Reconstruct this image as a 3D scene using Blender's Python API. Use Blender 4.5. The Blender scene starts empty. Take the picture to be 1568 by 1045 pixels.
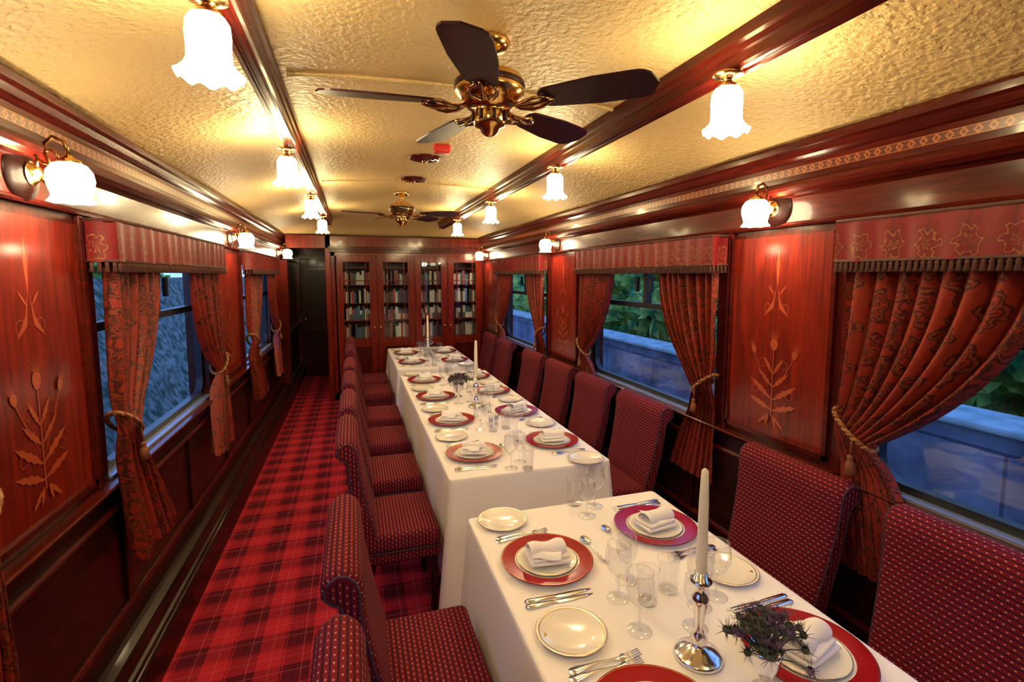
import bpy, bmesh, math, random
from mathutils import Vector, Matrix, noise
random.seed(7)
pi=math.pi
SC=bpy.context.scene
COL=bpy.context.collection
XL,XR=-0.94,1.86
YN,YB=-1.2,7.3
ZC=2.30
CX=0.46
# ------------------------------------------------------------------ materials
def new_mat(name):
    m=bpy.data.materials.new(name); m.use_nodes=True
    nt=m.node_tree; b=nt.nodes.get("Principled BSDF")
    return m,nt,b
def pm(name,col,rough=.5,metal=0,coat=0,emis=None,es=0,sheen=0,spec=None):
    m,nt,b=new_mat(name)
    b.inputs['Base Color'].default_value=(*col,1)
    b.inputs['Roughness'].default_value=rough
    b.inputs['Metallic'].default_value=metal
    b.inputs['Coat Weight'].default_value=coat
    b.inputs['Coat Roughness'].default_value=.08
    b.inputs['Sheen Weight'].default_value=sheen
    if spec is not None: b.inputs['Specular IOR Level'].default_value=spec
    if emis:
        b.inputs['Emission Color'].default_value=(*emis,1); b.inputs['Emission Strength'].default_value=es
    else:
        n=nt.nodes.new('ShaderNodeTexNoise'); n.inputs['Scale'].default_value=30
        mr=nt.nodes.new('ShaderNodeMapRange'); mr.inputs['To Min'].default_value=max(0,rough-.04); mr.inputs['To Max'].default_value=min(1,rough+.05)
        nt.links.new(n.outputs['Fac'],mr.inputs['Value']); nt.links.new(mr.outputs[0],b.inputs['Roughness'])
    return m
def ramp(nt,stops,interp='LINEAR'):
    r=nt.nodes.new('ShaderNodeValToRGB'); cr=r.color_ramp; cr.interpolation=interp
    while len(cr.elements)<len(stops): cr.elements.new(.5)
    for e,(p,c) in zip(cr.elements,stops):
        e.position=p; e.color=(*c,1)
    return r
def math_n(nt,op,a=None,b=None,va=None,vb=None):
    n=nt.nodes.new('ShaderNodeMath'); n.operation=op
    if a is not None: nt.links.new(a,n.inputs[0])
    if va is not None: n.inputs[0].default_value=va
    if b is not None: nt.links.new(b,n.inputs[1])
    if vb is not None: n.inputs[1].default_value=vb
    return n.outputs[0]
def mixc(nt,fac,a,b,mode='MIX'):
    n=nt.nodes.new('ShaderNodeMix'); n.data_type='RGBA'; n.blend_type=mode
    if isinstance(fac,(int,float)): n.inputs[0].default_value=fac
    else: nt.links.new(fac,n.inputs[0])
    for i,s in ((6,a),(7,b)):
        if isinstance(s,tuple): n.inputs[i].default_value=(*s,1)
        else: nt.links.new(s,n.inputs[i])
    return n.outputs[2]
def wood(name,dark,light,scale=(14,14,1.2),rough=.28,coat=.25,spec=.2):
    m,nt,b=new_mat(name)
    tc=nt.nodes.new('ShaderNodeTexCoord'); mp=nt.nodes.new('ShaderNodeMapping')
    mp.inputs['Scale'].default_value=scale
    nt.links.new(tc.outputs['Object'],mp.inputs[0])
    n=nt.nodes.new('ShaderNodeTexNoise'); n.inputs['Scale'].default_value=2.2; n.inputs['Detail'].default_value=9; n.inputs['Distortion'].default_value=1.0
    nt.links.new(mp.outputs[0],n.inputs['Vector'])
    n2=nt.nodes.new('ShaderNodeTexNoise'); n2.inputs['Scale'].default_value=12; n2.inputs['Detail'].default_value=4
    nt.links.new(mp.outputs[0],n2.inputs['Vector'])
    fac=math_n(nt,'ADD',math_n(nt,'MULTIPLY',n.outputs['Fac'],vb=.7),math_n(nt,'MULTIPLY',n2.outputs['Fac'],vb=.3))
    r=ramp(nt,[(.34,dark),(.62,light)]); nt.links.new(fac,r.inputs[0])
    nt.links.new(r.outputs[0],b.inputs['Base Color'])
    b.inputs['Roughness'].default_value=rough
    b.inputs['Specular IOR Level'].default_value=spec
    b.inputs['Coat Weight'].default_value=coat; b.inputs['Coat Roughness'].default_value=.09
    return m
M={}
M['wood']=wood('mahogany',(.030,.003,.002),(.095,.008,.005))
M['woodh']=wood('mahogany_trim',(.034,.004,.003),(.098,.009,.005),(14,1.2,14),rough=.25,coat=.16,spec=.12)
M['dark']=wood('mahogany_dark',(.008,.0025,.002),(.027,.006,.004),(10,1.5,10),rough=.35,coat=.1)
M['panel']=wood('mahogany_veneer',(.070,.004,.003),(.205,.0145,.006),(12,12,.9),rough=.3,coat=.4)
M['book_wood']=wood('bookcase_wood',(.08,.006,.004),(.21,.018,.008),(14,14,1.1),rough=.25)
M['inlay']=pm('marquetry_inlay',(.34,.060,.018),.35,coat=.3)
M['gold']=pm('brass',(.80,.52,.18),.18,1)
M['bronze']=pm('aged_brass',(.38,.20,.08),.25,1)
M['silver']=pm('silver',(.86,.85,.86),.16,1)
M['black']=pm('black_frame',(.012,.012,.016),.35)
M['blade']=wood('rosewood',(.022,.005,.010),(.045,.008,.014),(6,6,6),rough=.42,coat=.08)
M['china']=pm('bone_china',(.86,.84,.80),.15,coat=.4)
M['chinar']=pm('red_glaze',(.27,.002,.008),.22,coat=.03,spec=.22)
M['linen']=pm('linen',(.87,.85,.90),.85)
M['candle']=pm('candle_wax',(.88,.84,.74),.45)
M['sill']=pm('sill_metal',(.35,.42,.55),.35,.6)
M['red']=pm('red_plastic',(.6,.02,.02),.4)
M['shade']=pm('glowing_glass',(1,.95,.85),.3,emis=(1,.80,.46),es=60)
M['shade_rim']=pm('glass_rim',(1,.95,.85),.3,emis=(1,.86,.62),es=2.0)
M['shade_s']=pm('glowing_glass_sconce',(1,.95,.85),.3,emis=(1,.80,.48),es=52)
M['rope']=pm('rope',(.20,.065,.025),.7)
M['gold2']=pm('gold_thread',(.32,.14,.05),.6)
M['fringe']=pm('fringe',(.075,.024,.020),.9)
M['cord']=pm('piping_cord',(.05,.015,.045),.8)

def ceil_mat():
    m,nt,b=new_mat('textured_ceiling')
    tc=nt.nodes.new('ShaderNodeTexCoord')
    v=nt.nodes.new('ShaderNodeTexVoronoi'); v.inputs['Scale'].default_value=46; v.feature='SMOOTH_F1'
    n=nt.nodes.new('ShaderNodeTexNoise'); n.inputs['Scale'].default_value=60; n.inputs['Detail'].default_value=3
    nt.links.new(tc.outputs['Object'],n.inputs['Vector'])
    add=nt.nodes.new('ShaderNodeVectorMath'); add.operation='MULTIPLY_ADD'; add.inputs[1].default_value=(.03,.03,.03)
    nt.links.new(n.outputs['Color'],add.inputs[0]); nt.links.new(tc.outputs['Object'],add.inputs[2])
    nt.links.new(add.outputs[0],v.inputs['Vector'])
    bp=nt.nodes.new('ShaderNodeBump'); bp.inputs['Strength'].default_value=.7; bp.inputs['Distance'].default_value=.009
    s=math_n(nt,'ADD',v.outputs['Distance'],n.outputs['Fac'])
    nt.links.new(s,bp.inputs['Height']); nt.links.new(bp.outputs[0],b.inputs['Normal'])
    b.inputs['Base Color'].default_value=(.66,.47,.22,1); b.inputs['Roughness'].default_value=.5
    return m
M['ceil']=ceil_mat()
def tartan():
    m,nt,b=new_mat('tartan_carpet')
    tc=nt.nodes.new('ShaderNodeTexCoord'); sp=nt.nodes.new('ShaderNodeSeparateXYZ'); nt.links.new(tc.outputs['Object'],sp.inputs[0])
    red=(.46,.020,.040); dk=(.10,.006,.018); nv=(.022,.005,.018); pk=(.55,.17,.17)
    st=[(0,red),(.20,pk),(.212,red),(.42,nv),(.440,red),(.47,dk),(.66,nv),(.68,dk),(.80,pk),(.812,dk),(.94,nv),(.96,red)]
    outs=[]
    for ax in (0,1):
        s=math_n(nt,'MULTIPLY',sp.outputs[ax],vb=1/.23)
        s=math_n(nt,'FRACT',s)
        r=ramp(nt,st,'CONSTANT'); nt.links.new(s,r.inputs[0]); outs.append(r.outputs[0])
    a=math_n(nt,'ADD',sp.outputs[0],sp.outputs[1]); a=math_n(nt,'MULTIPLY',a,vb=120); a=math_n(nt,'FRACT',a); a=math_n(nt,'GREATER_THAN',a,vb=.5)
    a=math_n(nt,'MULTIPLY_ADD',a,vb=.2); a.node.inputs[2].default_value=.40
    c=mixc(nt,a,outs[0],outs[1])
    nt.links.new(c,b.inputs['Base Color']); b.inputs['Roughness'].default_value=.95
    b.inputs['Specular IOR Level'].default_value=.1
    return m
M['tartan']=tartan()
def chair_fabric():
    m,nt,b=new_mat('dotted_upholstery')
    uv=nt.nodes.new('ShaderNodeUVMap'); sp=nt.nodes.new('ShaderNodeSeparateXYZ'); nt.links.new(uv.outputs[0],sp.inputs[0])
    u=math_n(nt,'MULTIPLY',sp.outputs[0],vb=1/.017); v=math_n(nt,'MULTIPLY',sp.outputs[1],vb=1/.022)
    row=math_n(nt,'FLOOR',u); half=math_n(nt,'MULTIPLY',row,vb=.5); v2=math_n(nt,'ADD',v,half)
    fu=math_n(nt,'FRACT',u); fv=math_n(nt,'FRACT',v2)
    du=math_n(nt,'ABSOLUTE',math_n(nt,'SUBTRACT',fu,vb=.5)); dv=math_n(nt,'ABSOLUTE',math_n(nt,'SUBTRACT',fv,vb=.5))
    m1=math_n(nt,'LESS_THAN',du,vb=.09); m2=math_n(nt,'LESS_THAN',dv,vb=.12); dot=math_n(nt,'MULTIPLY',m1,m2)
    s1=math_n(nt,'LESS_THAN',math_n(nt,'FRACT',math_n(nt,'MULTIPLY',v,vb=4)),vb=.45)
    base=mixc(nt,s1,(.19,.007,.015),(.085,.006,.016))
    s2=math_n(nt,'GREATER_THAN',du,vb=.36); base=mixc(nt,s2,base,(.028,.004,.020))
    c=mixc(nt,dot,base,(.48,.27,.20))
    nt.links.new(c,b.inputs['Base Color']); b.inputs['Roughness'].default_value=.9; b.inputs['Specular IOR Level'].default_value=.15
    return m
M['chair']=chair_fabric()
def motif_fabric(name,base,base2,mot,edge,cu,cv,vc=.5,rad=.42,hd=.5,freq=26,warp=.42):
    m,nt,b=new_mat(name)
    uv=nt.nodes.new('ShaderNodeUVMap')
    n=nt.nodes.new('ShaderNodeTexNoise'); n.inputs['Scale'].default_value=3.2/cu; n.inputs['Detail'].default_value=2
    nt.links.new(uv.outputs[0],n.inputs['Vector'])
    ad=nt.nodes.new('ShaderNodeVectorMath'); ad.operation='MULTIPLY_ADD'; ad.inputs[1].default_value=(warp*cu,warp*cu,0)
    nt.links.new(n.outputs['Color'],ad.inputs[0]); nt.links.new(uv.outputs[0],ad.inputs[2])
    sp=nt.nodes.new('ShaderNodeSeparateXYZ'); nt.links.new(ad.outputs[0],sp.inputs[0])
    u=math_n(nt,'MULTIPLY',sp.outputs[0],vb=1/cu); v=math_n(nt,'MULTIPLY',sp.outputs[1],vb=1/cv)
    v2=math_n(nt,'ADD',v,math_n(nt,'MULTIPLY',math_n(nt,'FLOOR',u),vb=hd))
    fu=math_n(nt,'SUBTRACT',math_n(nt,'FRACT',u),vb=.5); fv=math_n(nt,'SUBTRACT',math_n(nt,'FRACT',v2),vb=vc)
    d=math_n(nt,'SQRT',math_n(nt,'ADD',math_n(nt,'MULTIPLY',fu,fu),math_n(nt,'MULTIPLY',fv,fv)))
    ang=math_n(nt,'ARCTAN2',fu,fv)
    pet=math_n(nt,'COSINE',math_n(nt,'MULTIPLY',ang,vb=6))
    w=math_n(nt,'SINE',math_n(nt,'ADD',math_n(nt,'MULTIPLY',d,vb=freq),math_n(nt,'MULTIPLY',pet,vb=1.8)))
    inr=math_n(nt,'LESS_THAN',math_n(nt,'ADD',d,math_n(nt,'MULTIPLY',pet,vb=.08)),vb=rad)
    g=math_n(nt,'MULTIPLY',math_n(nt,'GREATER_THAN',w,vb=-.25),inr)
    tr=math_n(nt,'LESS_THAN',math_n(nt,'ABSOLUTE',fu),vb=.035); g=math_n(nt,'MAXIMUM',g,tr)
    e=math_n(nt,'MULTIPLY',math_n(nt,'GREATER_THAN',w,vb=.80),inr)
    n3=nt.nodes.new('ShaderNodeTexNoise'); n3.inputs['Scale'].default_value=90; nt.links.new(uv.outputs[0],n3.inputs['Vector'])
    c=mixc(nt,e,mixc(nt,g,mixc(nt,n3.outputs['Fac'],base,base2),mot),edge)
    nt.links.new(c,b.inputs['Base Color']); b.inputs['Roughness'].default_value=.5; b.inputs['Specular IOR Level'].default_value=.3
    return m
M['curtain']=motif_fabric('curtain_brocade',(.27,.026,.013),(.17,.014,.009),(.055,.008,.008),(.18,.035,.014),.12,.16,rad=.48,freq=24)
M['pelmet']=motif_fabric('pelmet_brocade',(.19,.006,.010),(.13,.004,.007),(.10,.010,.010),(.26,.070,.022),.11,.155,vc=.5,hd=0,freq=30)
def inlay_strip():
    m,nt,b=new_mat('inlay_banding')
    tc=nt.nodes.new('ShaderNodeTexCoord'); sp=nt.nodes.new('ShaderNodeSeparateXYZ'); nt.links.new(tc.outputs['Object'],sp.inputs[0])
    f=math_n(nt,'FRACT',math_n(nt,'MULTIPLY',sp.outputs[1],vb=26)); a=math_n(nt,'ABSOLUTE',math_n(nt,'SUBTRACT',f,vb=.5))
    zz=math_n(nt,'ABSOLUTE',math_n(nt,'MULTIPLY',math_n(nt,'SUBTRACT',sp.outputs[2],vb=2.198),vb=22))
    rr_=math_n(nt,'ADD',a,zz)
    g=math_n(nt,'SUBTRACT',math_n(nt,'LESS_THAN',rr_,vb=.36),math_n(nt,'LESS_THAN',rr_,vb=.16))
    g2=math_n(nt,'GREATER_THAN',zz,vb=.29)
    g=math_n(nt,'MAXIMUM',g,g2)
    nt.links.new(mixc(nt,g,(.085,.008,.005),(.34,.095,.025)),b.inputs['Base Color']); b.inputs['Roughness'].default_value=.3; b.inputs['Coat Weight'].default_value=.2
    return m
M['band']=inlay_strip()
def glassmat(name,tint=(1,1,1),rough=0.0,const=None):
    m,nt,b=new_mat(name); nt.nodes.remove(b)
    o=nt.nodes.get('Material Output')
    t=nt.nodes.new('ShaderNodeBsdfTransparent'); t.inputs[0].default_value=(*tint,1)
    g=nt.nodes.new('ShaderNodeBsdfGlossy'); g.inputs['Roughness'].default_value=rough; g.inputs[0].default_value=(1,1,1,1)
    mx=nt.nodes.new('ShaderNodeMixShader')
    if const is None:
        lw=nt.nodes.new('ShaderNodeLayerWeight'); lw.inputs[0].default_value=.5
        p=math_n(nt,'POWER',lw.outputs['Facing'],vb=2.6)
        nt.links.new(math_n(nt,'MULTIPLY_ADD',p,vb=.75),mx.inputs[0])
        mx.inputs[0].links[0].from_node.inputs[2].default_value=.085
    else: mx.inputs[0].default_value=const
    nt.links.new(t.outputs[0],mx.inputs[1]); nt.links.new(g.outputs[0],mx.inputs[2])
    nt.links.new(mx.outputs[0],o.inputs[0]); return m
M['glass']=glassmat('clear_glass',(.94,.95,.965),.05)
M['pane']=glassmat('window_glass',(.92,.96,1),.0,.035)
def noisecol(name,c1,c2,scale,rough=.9,bump=.4):
    m,nt,b=new_mat(name)
    tc=nt.nodes.new('ShaderNodeTexCoord'); n=nt.nodes.new('ShaderNodeTexNoise'); n.inputs['Scale'].default_value=scale; n.inputs['Detail'].default_value=8
    nt.links.new(tc.outputs['Object'],n.inputs['Vector'])
    r=ramp(nt,[(.38,c1),(.62,c2)]); nt.links.new(n.outputs['Fac'],r.inputs[0]); nt.links.new(r.outputs[0],b.inputs['Base Color']); b.inputs['Roughness'].default_value=rough
    b.inputs['Specular IOR Level'].default_value=.15
    bp=nt.nodes.new('ShaderNodeBump'); bp.inputs['Strength'].default_value=bump; nt.links.new(n.outputs['Fac'],bp.inputs['Height']); nt.links.new(bp.outputs[0],b.inputs['Normal'])
    return m
def stonemat():
    m,nt,b=new_mat('stone_blocks')
    tc=nt.nodes.new('ShaderNodeTexCoord'); sp=nt.nodes.new('ShaderNodeSeparateXYZ'); nt.links.new(tc.outputs['Object'],sp.inputs[0])
    cb=nt.nodes.new('ShaderNodeCombineXYZ'); nt.links.new(sp.outputs[1],cb.inputs[0]); nt.links.new(sp.outputs[2],cb.inputs[1])
    br=nt.nodes.new('ShaderNodeTexBrick'); br.inputs['Scale'].default_value=1.0; br.inputs['Brick Width'].default_value=1.3; br.inputs['Row Height'].default_value=.62; br.inputs['Mortar Size'].default_value=.012
    br.inputs['Color1'].default_value=(.19,.21,.28,1); br.inputs['Color2'].default_value=(.14,.16,.24,1); br.inputs['Mortar'].default_value=(.07,.08,.12,1)
    nt.links.new(cb.outputs[0],br.inputs['Vector'])
    n=nt.nodes.new('ShaderNodeTexNoise'); n.inputs['Scale'].default_value=2.5; n.inputs['Detail'].default_value=10; nt.links.new(tc.outputs['Object'],n.inputs['Vector'])
    r=ramp(nt,[(.35,(.35,.35,.42)),(.65,(1.2,1.2,1.15))]); nt.links.new(n.outputs['Fac'],r.inputs[0])
    nt.links.new(mixc(nt,1.0,br.outputs['Color'],r.outputs[0],'MULTIPLY'),b.inputs['Base Color']); b.inputs['Roughness'].default_value=.9
    return m
M['stone']=stonemat()
M['coping']=noisecol('coping_stone',(.30,.40,.38),(.5,.58,.56),5)
M['leaf']=noisecol('foliage',(.04,.20,.07),(.50,.60,.11),4)
M['bank']=noisecol('mossy_bank',(.045,.075,.045),(.24,.25,.22),7,bump=.15)
M['thistle']=noisecol('thistle_purple',(.08,.04,.11),(.20,.14,.22),40)
M['thistleg']=noisecol('thistle_green',(.05,.06,.05),(.13,.14,.11),40)
def bookmat():
    m,nt,b=new_mat('book_spines')
    tc=nt.nodes.new('ShaderNodeTexCoord'); mp=nt.nodes.new('ShaderNodeMapping'); mp.inputs['Scale'].default_value=(28,0,2.5)
    nt.links.new(tc.outputs['Object'],mp.inputs[0])
    v=nt.nodes.new('ShaderNodeTexWhiteNoise'); v.noise_dimensions='2D'
    fl=nt.nodes.new('ShaderNodeVectorMath'); fl.operation='FLOOR'; nt.links.new(mp.outputs[0],fl.inputs[0])
    sp=nt.nodes.new('ShaderNodeSeparateXYZ'); nt.links.new(fl.outputs[0],sp.inputs[0]); cb=nt.nodes.new('ShaderNodeCombineXYZ')
    nt.links.new(sp.outputs[0],cb.inputs[0]); nt.links.new(sp.outputs[2],cb.inputs[1]); nt.links.new(cb.outputs[0],v.inputs['Vector'])
    r=ramp(nt,[(0,(.12,.06,.05)),(.2,(.65,.58,.48)),(.4,(.06,.10,.2)),(.55,(.4,.05,.04)),(.7,(.7,.65,.55)),(.9,(.05,.12,.07))],'CONSTANT')
    nt.links.new(v.outputs['Value'],r.inputs[0]); nt.links.new(r.outputs[0],b.inputs['Base Color']); return m
M['books']=bookmat()

# ------------------------------------------------------------------ mesh builder
class MB:
    def __init__(s): s.v=[];s.f=[];s.m=[];s.s=[];s.uv=[];s.mats=[]
    def mi(s,k):
        if k not in s.mats: s.mats.append(k)
        return s.mats.index(k)
    def add(s,vs,fs,mat,smooth=False,uvs=None,tf=None):
        o=len(s.v)
        if tf is not None: vs=[tf@Vector(p) for p in vs]
        s.v+= [tuple(p) for p in vs]; k=s.mi(mat)
        for i,f in enumerate(fs):
            s.f.append([o+a for a in f]); s.m.append(k); s.s.append(smooth)
            if uvs is None: s.uv.append(None)
            else: s.uv.append([uvs[a] for a in f])
    def box(s,x0,x1,y0,y1,z0,z1,mat,tf=None):
        x0,x1=min(x0,x1),max(x0,x1)
        vs=[(x,y,z) for x in (x0,x1) for y in (y0,y1) for z in (z0,z1)]
        s.add(vs,[(0,1,3,2),(4,6,7,5),(0,4,5,1),(2,3,7,6),(0,2,6,4),(1,5,7,3)],mat,tf=tf)
    def rbox(s,x0,x1,y0,y1,z0,z1,r,mat,seg=3,tf=None):
        bm=bmesh.new(); bmesh.ops.create_cube(bm,size=1)
        for v in bm.verts: v.co=Vector(((x0+x1)/2+v.co.x*(x1-x0),(y0+y1)/2+v.co.y*(y1-y0),(z0+z1)/2+v.co.z*(z1-z0)))
        bmesh.ops.bevel(bm,geom=list(bm.edges),offset=r,segments=seg,profile=.5,affect='EDGES')
        bm.verts.index_update()
        vs=[v.co.copy() for v in bm.verts]
        base=len(s.v)
        s.v+=[tuple(tf@v) if tf is not None else tuple(v) for v in vs]; k=s.mi(mat)
        for f in bm.faces:
            n=f.normal; ids=[v.index for v in f.verts]
            ax=max(range(3),key=lambda i:abs(n[i])); o=[i for i in range(3) if i!=ax]
            s.f.append([base+i for i in ids]); s.m.append(k); s.s.append(True); s.uv.append([(vs[i][o[0]],vs[i][o[1]]) for i in ids])
        bm.free()
    def lathe(s,prof,n,mat,tf=None,ruf=None,matf=None,smooth=True):
        vs=[]
        for j,(r,z) in enumerate(prof):
            for i in range(n):
                a=2*pi*i/n; rr,zz=(r,z) if ruf is None else ruf(a,r,z,j)
                vs.append((rr*math.cos(a),rr*math.sin(a),zz))
        base=len(s.v)
        s.v+=[tuple(tf@Vector(p)) if tf is not None else p for p in vs]
        for j in range(len(prof)-1):
            k=s.mi(mat if matf is None else matf(j))
            for i in range(n):
                s.f.append([base+a for a in (j*n+i,j*n+(i+1)%n,(j+1)*n+(i+1)%n,(j+1)*n+i)]); s.m.append(k); s.s.append(smooth); s.uv.append(None)
    def tube(s,pts,rad,n,mat,tf=None,caps=True):
        pts=[Vector(p) for p in pts]; vs=[]
        up=Vector((0,0,1))
        for i,p in enumerate(pts):
            t=(pts[min(i+1,len(pts)-1)]-pts[max(i-1,0)]).normalized()
            u=up if abs(t.dot(up))<.95 else Vector((1,0,0))
            a=t.cross(u).normalized(); b=t.cross(a)
            r=rad(i/(len(pts)-1)) if callable(rad) else rad
            for k in range(n):
                an=2*pi*k/n; vs.append(p+a*r*math.cos(an)+b*r*math.sin(an))
        fs=[(i*n+k,i*n+(k+1)%n,(i+1)*n+(k+1)%n,(i+1)*n+k) for i in range(len(pts)-1) for k in range(n)]
        if caps: fs+= [tuple(range(n))[::-1],tuple(range((len(pts)-1)*n,len(pts)*n))]
        s.add(vs,fs,mat,True,tf=tf)
    def grid(s,fn,nu,nv,mat,smooth=True,uvf=None,tf=None):
        vs=[];uv=[]
        for j in range(nv+1):
            for i in range(nu+1):
                vs.append(fn(i/nu,j/nv)); uv.append(uvf(i/nu,j/nv) if uvf else (i/nu,j/nv))
        fs=[(j*(nu+1)+i,j*(nu+1)+i+1,(j+1)*(nu+1)+i+1,(j+1)*(nu+1)+i) for j in range(nv) for i in range(nu)]
        s.add(vs,fs,mat,smooth,uv,tf=tf)
    def sweepy(s,prof,y0,y1,mat,smooth=False,closed=True):
        n=len(prof); vs=[(x,y0,z) for x,z in prof]+[(x,y1,z) for x,z in prof]
        rng=range(n) if closed else range(n-1)
        fs=[(i,(i+1)%n,n+(i+1)%n,n+i) for i in rng]
        if closed: fs+=[tuple(range(n))[::-1],tuple(range(n,2*n))]
        s.add(vs,fs,mat,smooth)
    def build(s,name,loc=(0,0,0),rz=0,bevel=0):
        me=bpy.data.meshes.new(name); me.from_pydata(s.v,[],s.f)
        for k in s.mats: me.materials.append(M[k])
        me.polygons.foreach_set('material_index',s.m); me.polygons.foreach_set('use_smooth',s.s)
        uvl=me.uv_layers.new(name='UVMap')
        for p,u in zip(me.polygons,s.uv):
            if u is None: continue
            for li,c in zip(p.loop_indices,u): uvl.data[li].uv=c
        bm=bmesh.new(); bm.from_mesh(me)
        bmesh.ops.recalc_face_normals(bm,faces=bm.faces); bm.to_mesh(me); bm.free()
        me.update()
        o=bpy.data.objects.new(name,me); COL.objects.link(o); o.location=loc; o.rotation_euler=(0,0,rz)
        if bevel:
            b=o.modifiers.new('bevel','BEVEL'); b.width=bevel; b.segments=2; b.limit_method='ANGLE'; b.angle_limit=.8
        return o
def inst(o,loc,rz=0,name=None):
    n=bpy.data.objects.new(name or o.name.split('.')[0],o.data); COL.objects.link(n); n.location=loc; n.rotation_euler=(0,0,rz)
    return n
T=Matrix.Translation
def RX(a): return Matrix.Rotation(a,4,'X')
def RY(a): return Matrix.Rotation(a,4,'Y')
def RZ(a): return Matrix.Rotation(a,4,'Z')

# ------------------------------------------------------------------ shell
b=MB(); b.box(XL-.3,XR+.3,YN-.1,9.3,-.1,0,'tartan'); b.build('floor')
WR=[(-.45,1.44),(2.12,3.78),(4.62,6.26)]
WL=[(-.45,1.52),(2.20,3.82),(4.85,6.42)]
ZS,ZT=.95,1.88
def wall(name,X,d,wins,yend):
    b=MB(); xo=X-d*.12
    prev=YN
    for (a,c) in wins+[(yend,yend)]:
        a2,c2=a+.08,c-.08
        if a==yend: a2=yend
        b.box(xo,X,prev,a2,.93,2.42,'wood'); b.box(xo,X,prev,a2,0,.93,'dark')
        if a<yend:
            b.box(xo,X,a2,c2,0,ZS,'dark'); b.box(xo,X,a2,c2,ZT,2.42,'wood'); prev=c2
    b.build(name)
wall('wall_left',XL,1,WL,9.3); wall('wall_right',XR,-1,WR,YB+.4)
b=MB(); b.box(XL-.12,XR+.12,YN-.12,YN,0,2.5,'wood'); b.build('wall_front')
b=MB(); b.box(XL-.12,-.22,9.3,9.42,0,2.5,'wood'); b.box(-.29,-.22,YB+.4,9.3,0,2.42,'wood'); b.box(-.29,XR+.12,YB+.42,YB+.5,0,2.5,'wood'); b.build('wall_back')
def cz(x,y):
    t=min(1,abs(x-CX)/1.4); z=.175*(1-t**2.6)
    if y>6.35: 
        q=min(1,(y-6.35)/(YB-6.35)); z*=math.sqrt(max(0,1-q*q))
    return ZC+z
b=MB()
b.grid(lambda u,v:(XL-.0+u*(XR-XL),YN+v*(9.3-YN),cz(XL+u*(XR-XL),YN+v*(9.3-YN))),48,120,'ceil')
co=b.build('ceiling'); sm=co.modifiers.new('solid','SOLIDIFY'); sm.thickness=.05; sm.offset=1
b=MB()
for y in (-.1,1.95,4.0):
    pts=[(CX+t*.66,y,cz(CX+t*.66,y)-.003) for t in [i/20*2-1 for i in range(21)]]
    b.tube(pts,.009,6,'ceil')
b.build('trim_1')
for k,x in enumerate((-.265,1.115)):
    b=MB(); y0,y1=YN,6.55; zb=2.358; w=.031; q=2.44; e=.016
    pr=[(x-w-e,2.47),(x-w-e,q-.02),(x-w-.008,q-.028),(x-w-.005,q-.045),(x-w,q-.05),(x-w,zb+.004),(x-w+.007,zb-.006),(x-w+.016,zb-.002),(x-w+.020,zb+.005),(x+w-.020,zb+.005),(x+w-.016,zb-.002),(x+w-.007,zb-.006),(x+w,zb+.004),(x+w,q-.05),(x+w+.005,q-.045),(x+w+.008,q-.028),(x+w+e,q-.02),(x+w+e,2.47)]
    b.sweepy(pr,y0,y1,'woodh'); b.build('trim_%d'%(2+k),bevel=.002)
tn=[4]
win_i=[1]
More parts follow.
